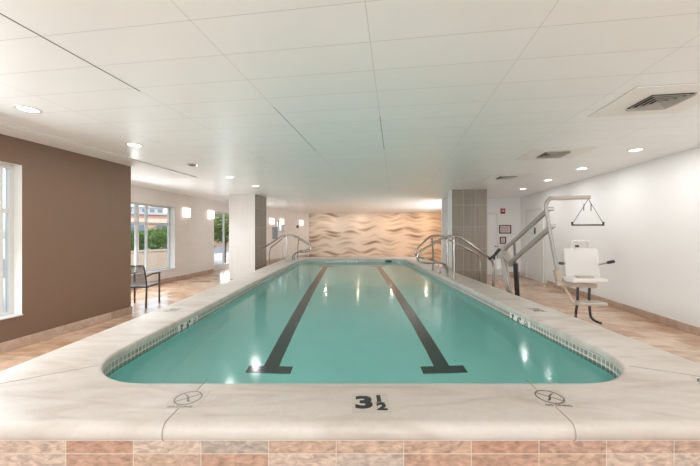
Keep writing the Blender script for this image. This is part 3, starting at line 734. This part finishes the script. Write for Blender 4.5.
# ------------------------------------------------------------- patio chair on the left
def chair():
    root = tag(empty('patio_armchair', (-4.31, 6.40, 0), R(6)), 'dark bronze armchair with woven mesh seat beside the end of the brown wall', 'chair')
    w_, d_ = .27, .27
    root.scale = (.92, .92, .95)
    def leg(x, y, top, sx=0, sy=0): return MB().bar((x+sx, y+sy, 0), (x, y, top), .032, .032, .005).build('leg', M_bronze, root)
    leg(w_, -d_, .47, .0, -.03); leg(-w_, -d_, .47, 0, -.03); leg(w_, d_, .66); leg(-w_, d_, .66)
    fr = MB()
    fr.bar((-w_, -d_, .44), (w_, -d_, .44), .03, .03).bar((-w_, d_, .44), (w_, d_, .44), .03, .03).bar((-w_, -d_, .44), (-w_, d_, .44), .03, .03).bar((w_, -d_, .44), (w_, d_, .44), .03, .03)
    fr.build('seat_frame', M_bronze, root)
    bf = MB().tube([(w_, -d_, .44), (w_, -d_-.03, .62), (w_-.01, -d_-.10, .89), (-w_+.01, -d_-.10, .89), (-w_, -d_-.03, .62), (-w_, -d_, .44)], .016, 10, .05)
    bf.build('back_frame', M_bronze, root, smooth=True)
    for s in (-1, 1):
        MB().tube([(s*w_, -d_-.035, .66), (s*(w_+.01), -.05, .69), (s*w_, d_+.02, .672)], .019, 10, .15).build('armrest', M_bronze, root, smooth=True)
    mw = mesh_mat()
    MB().box(-w_+.015, w_-.015, -d_, d_, .452, .46).build('seat', mw, root)
    mb = MB(); bm = mb.bm
    a = []
    for i in range(9):
        t = i/8; z = .48+.40*t; y = -d_-.005-.095*t**1.2+.02*math.sin(PI*t)
        a.append([bm.verts.new((x, y+.03*(1-(x/(w_))**2)*-1, z)) for x in [(-w_+.016)+(2*w_-.032)*k/8 for k in range(9)]])
    for p, q in zip(a, a[1:]):
        for k in range(8): bm.faces.new((p[k], p[k+1], q[k+1], q[k]))
    bmesh.ops.solidify(bm, geom=bm.faces[:], thickness=.004)
    mb.build('backrest', mw, root)
def mesh_mat():
    m = mat('woven_brown_sling', (.16, .135, .115), .6)
    n = m.node_tree; L = n.links; b = n.nodes['Principled BSDF']
    tc = [x for x in n.nodes if x.type == 'TEX_COORD'][0]
    ck = node(n, 'ShaderNodeTexChecker'); ck.inputs['Scale'].default_value = 110; ck.inputs[1].default_value = (.26, .225, .195, 1); ck.inputs[2].default_value = (.11, .09, .075, 1)
    L.new(tc.outputs['Object'], ck.inputs[0]); L.new(ck.outputs[0], b.inputs['Base Color'])
    # open weave: part of the light passes between the strands
    out = n.nodes['Material Output']; tr = node(n, 'ShaderNodeBsdfTransparent'); mx = node(n, 'ShaderNodeMixShader'); mx.inputs[0].default_value = .28
    L.new(b.outputs[0], mx.inputs[1]); L.new(tr.outputs[0], mx.inputs[2]); L.new(mx.outputs[0], out.inputs[0])
    return m
chair()

# ------------------------------------------------------------- wall lamps
def make_sconce():
    root = empty('wall_sconce')
    MB().box(-.11, .11, -.02, 0, -.11, .11, bev=.004).build('back_plate', M_steel, root)
    MB().box(-.145, .145, -.11, -.02, -.15, .15, bev=.012).build('glass_shade', M_sconce, root)
    return root
sc0 = make_sconce(); first = True
for (wd, px, z, lab) in ((wl, 185, 2.16, 'square lit wall sconce next to the large window'), (wl, 209.6, 2.17, 'square lit wall sconce next to the glazed door'),
                         (w2, 271, 2.10, 'lit wall sconce just right of the pale column, above the grey panel'), (w2, 281, 2.10, 'lit wall sconce between the grey panel and the small far window'),
                         (w2, 300.5, 2.10, 'lit wall sconce closest to the mosaic wall')):
    o = sc0 if first else copy_tree(sc0); first = False
    o.location = on_wall(wd, s_at(wd, px), z, -.001); o.rotation_euler = (0, 0, wd[2])
    tag(o, lab, 'wall lamp', 'square sconces on the left wall')
# notice panel and small dark box, far left wall
o = empty('notice_panel', on_wall(w2, s_at(w2, 274.8), 1.49, -.001), w2[2]); tag(o, 'grey blue framed panel on the far left wall below a sconce', 'panel')
MB().box(-.23, .23, -.03, 0, -.33, .33, bev=.005).build('panel_frame', M_alu, o)
MB().box(-.2, .2, -.034, -.031, -.30, .30).build('panel_face', mat('slate_blue_print', (.24, .28, .34), .5, var=.3, vscale=14), o)
o = empty('alarm_strobe', on_wall(w2, s_at(w2, 297.3), 1.87, -.001), w2[2]); tag(o, 'small dark alarm box between the small far window and the mosaic wall', 'alarm')
MB().box(-.09, .09, -.05, 0, -.08, .08, bev=.01).build('housing', mat('dark_red_plastic', (.12, .03, .03), .4), o)
MB().box(-.04, .04, -.07, -.05, -.03, .03, bev=.005).build('strobe_lens', M_alu, o)
# fire alarm and two framed notices on the cross wall
o = empty('fire_alarm', on_wall(wc, s_at(wc, 502.6), CAMZ+(233-211)/F*10.9, -.001), wc[2]); tag(o, 'red fire alarm horn high on the white cross wall', 'fire alarm')
MB().box(-.075, .075, -.05, 0, -.095, .095, bev=.008).build('housing', mat('red_plastic', (.30, .035, .03), .4), o)
MB().box(-.04, .04, -.065, -.05, -.02, .045, bev=.005).build('strobe_lens', mat('frosted_lens', (.5, .42, .4), .3), o)
M_pic = mat('dark_wood_frame', (.07, .035, .03), .4)
M_paper = mat('printed_notice', (.62, .50, .47), .6, var=.35, vscale=40)
def frame(px, py, w_, h_, lab, lines):
    o = empty('framed_notice', on_wall(wc, s_at(wc, px), CAMZ+(233-py)/F*10.9, -.001), wc[2]); tag(o, lab, 'framed notice')
    t = .035
    MB().box(-w_/2, w_/2, -.025, 0, h_/2-t, h_/2).box(-w_/2, w_/2, -.025, 0, -h_/2, -h_/2+t).box(-w_/2, -w_/2+t, -.025, 0, -h_/2+t, h_/2-t).box(w_/2-t, w_/2, -.025, 0, -h_/2+t, h_/2-t).build('frame', M_pic, o)
    MB().box(-w_/2+t, w_/2-t, -.012, -.002, -h_/2+t, h_/2-t).build('paper', M_paper, o)
    mb = MB()
    for i in range(lines): mb.box(-w_/2+t+.03, w_/2-t-.03-.04*(i % 2), -.0135, -.0121, h_/2-t-.05-i*.045, h_/2-t-.04-i*.045)
    mb.build('printed_line', M_pic, o)
frame(505, 229.3, .40, .30, 'dark framed notice below the red fire alarm', 4)
frame(502.8, 240.3, .21, .25, 'small dark framed notice under the larger framed notice', 3)

# ------------------------------------------------------------- ceiling lights
def make_downlight():
    root = empty('recessed_downlight')
    mb = MB(); bm = mb.bm; n = 32
    rs = [(.105, 0), (.105, -.006), (.082, -.008), (.078, -.0005)]
    rings = [[bm.verts.new((r_*math.cos(2*PI*k/n), r_*math.sin(2*PI*k/n), z)) for k in range(n)] for r_, z in rs]
    for a, b in zip(rings, rings[1:]):
        for k in range(n): bm.faces.new((a[k], a[(k+1) % n], b[(k+1) % n], b[k]))
    mb.build('trim_ring', M_whiter, root, smooth=True)
    MB().cyl((0, 0, -.0015), .08, .003, 32).build('lens', M_lamp, root)
    ld = bpy.data.lights.new('lamp', 'AREA'); ld.shape = 'DISK'; ld.size = .15; ld.energy = LAMP_W; ld.color = (1, .985, .965)
    lo = bpy.data.objects.new('lamp', ld); C.objects.link(lo); lo.parent = root; lo.location = (0, 0, -.012)
    return root
dl = make_downlight(); first = True
wash = bpy.data.lights.new('wall_washer', 'AREA'); wash.shape = 'DISK'; wash.size = .12; wash.energy = 9; wash.color = (1, .86, .68)
left_lab = {2.64: 'recessed downlight nearest the camera, over the left walkway', 3.93: 'recessed downlight above the far end of the brown wall', 5.22: 'recessed downlight past the corner of the brown wall', 6.5: 'recessed downlight between the brown wall corner and the pale column',
            7.8: 'recessed downlight just before the pale column'}
right_lab = {5.24: 'recessed downlight right of the middle ceiling diffuser, nearest on the right', 6.6: 'second recessed downlight from the camera along the right wall', 7.95: 'third recessed downlight from the camera along the right wall', 9.4: 'recessed downlight farthest back along the right wall'}
spots = [(-3.66, v, left_lab.get(v)) for v in (-3.8, -2.5, -1.2, .05, 1.35, 2.64, 3.93, 5.22, 6.5, 7.8)] + [(3.58, v, right_lab.get(v)) for v in (-3.8, -2.5, -1.2, .1, 1.4, 2.7, 3.9, 5.24, 6.6, 7.95, 9.4)]
spots += [(u, 18.6, 'small far recessed downlight grazing the mosaic wall, ' + p) for u, p in ((-4.2, 'at its left end'), (-2.2, 'left of its middle'), (-.2, 'right of its middle'), (1.8, 'at its right end'))]
for (u, v, lab) in spots:
    o = dl if first else copy_tree(dl); first = False
    o.location = W(u, v, CEIL)
    if v > 18: o.scale = (.8, .8, .8)
    if lab is None: lab = 'recessed downlight of the %s row, the %s one from the rear wall' % ('left' if u < 0 else 'right', {-3.8: 'first', -2.5: 'second', -1.2: 'third', .05: 'fourth', .1: 'fourth', 1.35: 'fifth', 1.4: 'fifth', 2.7: 'sixth', 3.9: 'seventh'}[v])
    tag(o, lab, 'ceiling light', 'recessed downlights in the ceiling')
    if v > 18:
        for ch in o.children:
            if ch.type == 'LIGHT': ch.data = wash

# ------------------------------------------------------------- air diffusers
def make_vent():
    root = empty('ceiling_diffuser', (0, 0, 0), RZ)
    mb = MB()
    W_, H_, a, b = .42, .345, .18, .17      # outer plate half sizes, opening half sizes
    for (x0, x1, y0, y1) in ((-W_, -a, -H_, H_), (a, W_, -H_, H_), (-a, a, -H_, -b), (-a, a, b, H_)): mb.box(x0, x1, y0, y1, -.008, 0)
    mb.build('plate', M_grille, root)
    # the opening flares upward behind the plate; louvres step inward and down
    MB().box(-a, a, -b, b, -.002, -.0005).build('throat', M_dark, root)
    for i in range(4):
        k = i/4; ax, by = a*(1-k*.92), b*(1-k*.92)
        z = -.012-.006*(i % 2)
        mb = MB(); bm = mb.bm
        R0 = [(-ax, -by), (ax, -by), (ax, by), (-ax, by)]; ix, iy = ax-.034, by-.034
        if ix < .01 or iy < .01: continue
        R1 = [(-ix, -iy), (ix, -iy), (ix, iy), (-ix, iy)]
        lo = [bm.verts.new((x, y, -.028)) for x, y in R0]; hi = [bm.verts.new((x, y, -.003)) for x, y in R1]
        for j in range(4): bm.faces.new((lo[j], lo[(j+1) % 4], hi[(j+1) % 4], hi[j]))
        bmesh.ops.solidify(bm, geom=bm.faces[:], thickness=.002)
        mb.build('louvre', M_grille, root)
    MB().box(-W_-.004, W_+.004, -H_-.004, H_+.004, -.0012, 0).build('shadow_gap', M_rubber, root)
    return root
vt = make_vent(); first = True
for (v, lab) in ((3.33, 'square ceiling air diffuser nearest the camera, top right'), (5.33, 'ceiling air diffuser in the middle of the row of three'), (7.39, 'farthest ceiling air diffuser of the row of three')):
    o = vt if first else copy_tree(vt); first = False
    o.location = W(2.47, v, CEIL); o.rotation_euler = (0, 0, RZ)
    tag(o, lab, 'air vent', 'air diffusers in the right ceiling')
o = empty('ceiling_speaker', W(-3.0, 5.9, CEIL), 0); p = PX(192, 164.3, 1.25*F/(233-164.3)); o.location = (p.x, p.y, CEIL)
tag(o, 'small round grey ceiling sensor left of the ceiling centre', 'ceiling sensor')
MB().cyl((0, 0, -.008), .075, .016, 28).build('housing', M_alu, o, smooth=True)
MB().cyl((0, 0, -.022), .04, .012, 28, r2=.05).build('sensor_dome', M_rubber, o, smooth=True)

# ------------------------------------------------------------- outdoors
M_ground = mat('outdoor_paving', (.42, .40, .37), .9, var=.15, vscale=1.5)
M_asph = mat('asphalt', (.16, .16, .165), .9, var=.1, vscale=2)
M_leaf = mat('tree_leaf', (.085, .17, .035), .6, var=.4, vscale=1.2)
M_leaf2 = mat('light_tree_leaf', (.16, .27, .06), .6, var=.35, vscale=1.5)
for _m in (M_leaf, M_leaf2):
    _n = _m.node_tree; _b = _n.nodes['Principled BSDF']; _t = node(_n, 'ShaderNodeBsdfTranslucent'); _t.inputs[0].default_value = (.16, .28, .06, 1)
    _x = node(_n, 'ShaderNodeMixShader'); _x.inputs[0].default_value = .45; _o = _n.nodes['Material Output']
    _n.links.new(_b.outputs[0], _x.inputs[1]); _n.links.new(_t.outputs[0], _x.inputs[2]); _n.links.new(_x.outputs[0], _o.inputs[0])
M_bark = mat('tree_bark', (.13, .09, .06), .9, bump=.4)
struct(MB().box(-120, -7.4, -40, 90, -.5, -.25), 'outdoor_ground', M_ground, ORI, RZ)
struct(MB().box(-26, -15, -40, 90, -.25, -.235), 'street', M_asph, ORI, RZ)
def leafball(mb, c, rx, rz_, n, s, rnd):
    for _ in range(n):
        while True:
            p = Vector((rnd.uniform(-1, 1), rnd.uniform(-1, 1), rnd.uniform(-1, 1)))
            if .35 < p.length < 1: break
        d = .75+.5*noise.noise(p*2+Vector(c))
        q = Vector(c)+Vector((p.x*rx*d, p.y*rx*d, p.z*rz_*d))
        M = Matrix.Translation(q) @ Matrix.Rotation(rnd.uniform(0, 6.3), 4, 'Z') @ Matrix.Rotation(rnd.uniform(-1.2, 1.2), 4, 'X')
        vs = [mb.bm.verts.new(M @ Vector(v)) for v in ((-s*.5, 0, 0), (0, -s*.35, 0), (s*.5, 0, 0), (0, s*.35, 0))]
        mb.bm.faces.new(vs)
def tree(x, y, h, rc, lab, m, n=1500, s=.22, seed=1, group=None):
    rnd = random.Random(seed)
    t = tag(empty('tree', (x, y, -.25)), lab, 'tree', group)
    tr = MB().tube([(0, 0, 0), (.05, .03, h*.4), (-.04, 0, h*.75)], .09, 9, .3)
    for k in range(5):
        a = k*1.3; tr.tube([(0, 0, h*(.3+.07*k)), (math.cos(a)*rc*.5, math.sin(a)*rc*.5, h*(.5+.06*k))], .035, 7, 0)
    tr.build('trunk', M_bark, t, smooth=True)
    mb = MB(); leafball(mb, (0, 0, h*.62), rc, h*.4, n, s, rnd)
    for k in range(4):
        a = k*1.6+rnd.random(); leafball(mb, (math.cos(a)*rc*.5, math.sin(a)*rc*.5, h*(.5+.12*rnd.random())), rc*.6, h*.25, n//5, s, rnd)
    me = mb; me.build('foliage', m, t)
def at(px, D): return (px-350)/F*D, D
x, y = at(224, 17.5); tree(x, y, 3.3, .8, 'bright green tree just outside the glazed door', M_leaf2, 1300, .15, 3)
for i, (px, D, h, rc, lab) in enumerate(((131, 17, 2.1, 1.1, 'green tree at the left edge of the large window'), (152, 20, 2.15, 1.2, 'bushy green tree behind the low wall, middle of the large window'),
                                   (163, 26, 2.4, 1.4, 'green tree behind the low wall, right side of the large window'))):
    x, y = at(px, D); tree(x, y, h, rc, lab, M_leaf, 1500, .18, 10+i)
# low tan garden wall
x, y = at(148, 13.3)
gw = MB().box(-2.8, 2.2, -.1, .1, 0, .95).box(-2.85, 2.25, -.14, .14, .95, 1.01)
tag(gw.build('garden_wall', mat('tan_masonry', (.40, .31, .24), .85, var=.1, vscale=8), None, loc=(x, y, -.25), rz=R(70)), 'low tan garden wall outside the large window', 'wall')
# parked car beyond the wall
def car(x, y, rz):
    t = tag(empty('parked_car', (x, y, -.235), rz), 'dark parked car on the street beyond the large window', 'car')
    mb = MB(); bm = mb.bm
    prof = [(-2.1, .35), (-2.15, .75), (-1.9, .95), (-1.3, 1.0), (-.9, 1.38), (.5, 1.42), (1.1, 1.02), (1.95, .88), (2.15, .6), (2.1, .35)]
    secs = []
    for yy, k in ((-.85, .97), (-.8, 1), (.8, 1), (.85, .97)):
        secs.append([bm.verts.new((a*k, yy*(1 if z < 1.03 else .82), z*k)) for a, z in prof])
    for p, q in zip(secs, secs[1:]):
        for i in range(len(prof)): bm.faces.new((p[i], p[(i+1) % 10], q[(i+1) % 10], q[i]))
    bm.faces.new(secs[0]); bm.faces.new(secs[-1][::-1])
    mb.build('body', mat('dark_car_paint', (.02, .03, .035), .2, coat=.5), t)
    MB().box(-.8, .45, -.735, -.7, 1.06, 1.34).box(-.8, .45, .7, .735, 1.06, 1.34).build('side_window', M_glass, t)
    for a in (-1.35, 1.35):
        for b in (-.8, .8): MB().cyl((a, b, .33), .33, .22, 24, axis=(0, 1, 0)).build('wheel', M_black, t)
x, y = at(149, 31); car(x, y, R(65))
# buildings across the street
M_dkwin = mat('dark_window_glass', (.10, .13, .16), .15)
M_bA = mat('terracotta_facade', (.33, .19, .14), .85, var=.06, vscale=.4)
M_bB = mat('tan_facade', (.47, .36, .29), .85, var=.06, vscale=.4)
M_bC = mat('grey_tower_facade', (.30, .30, .32), .85, var=.06, vscale=.4)
def building(x, y, w_, d_, h, rz, m, lab, floors, cols, band=None):
    t = tag(empty('building', (x, y, -.25), rz), lab, 'building')
    MB().box(-w_/2, w_/2, -d_/2, d_/2, 0, h).build('walls', m, t)
    MB().box(-w_/2-.2, w_/2+.2, -d_/2-.2, d_/2+.2, h, h+.3).build('roof', M_bC, t)
    if band: MB().box(-w_/2-.1, w_/2+.1, -d_/2-.1, d_/2+.1, band, band+.8).build('white_band', M_bB, t)
    for f in range(floors):
        for c in range(cols):
            cx = -w_/2+(c+.5)*w_/cols; z = (f+.45)*h/floors
            o = MB().box(cx-.3*w_/cols, cx+.3*w_/cols, -d_/2-.03, -d_/2+.02, z, z+.4*h/floors).build('window', M_dkwin, t)
x, y = at(160, 52); building(x, y, 17, 10, 4.5, R(38), M_bA, 'reddish brown building with white band across the street', 1, 5, 3.1)
x, y = at(116, 60); building(x, y, 22, 10, 4.6, R(38), M_bB, 'tan building at the left of the large window', 1, 6)
x, y = at(147, 85); building(x, y, 7, 7, 8.4, R(38), M_bC, 'distant grey tower seen above the roofs', 4, 4)
x, y = at(222, 44); building(x, y, 9, 7, 4.2, R(20), M_bA, 'reddish building seen behind the tree outside the glazed door', 2, 5)
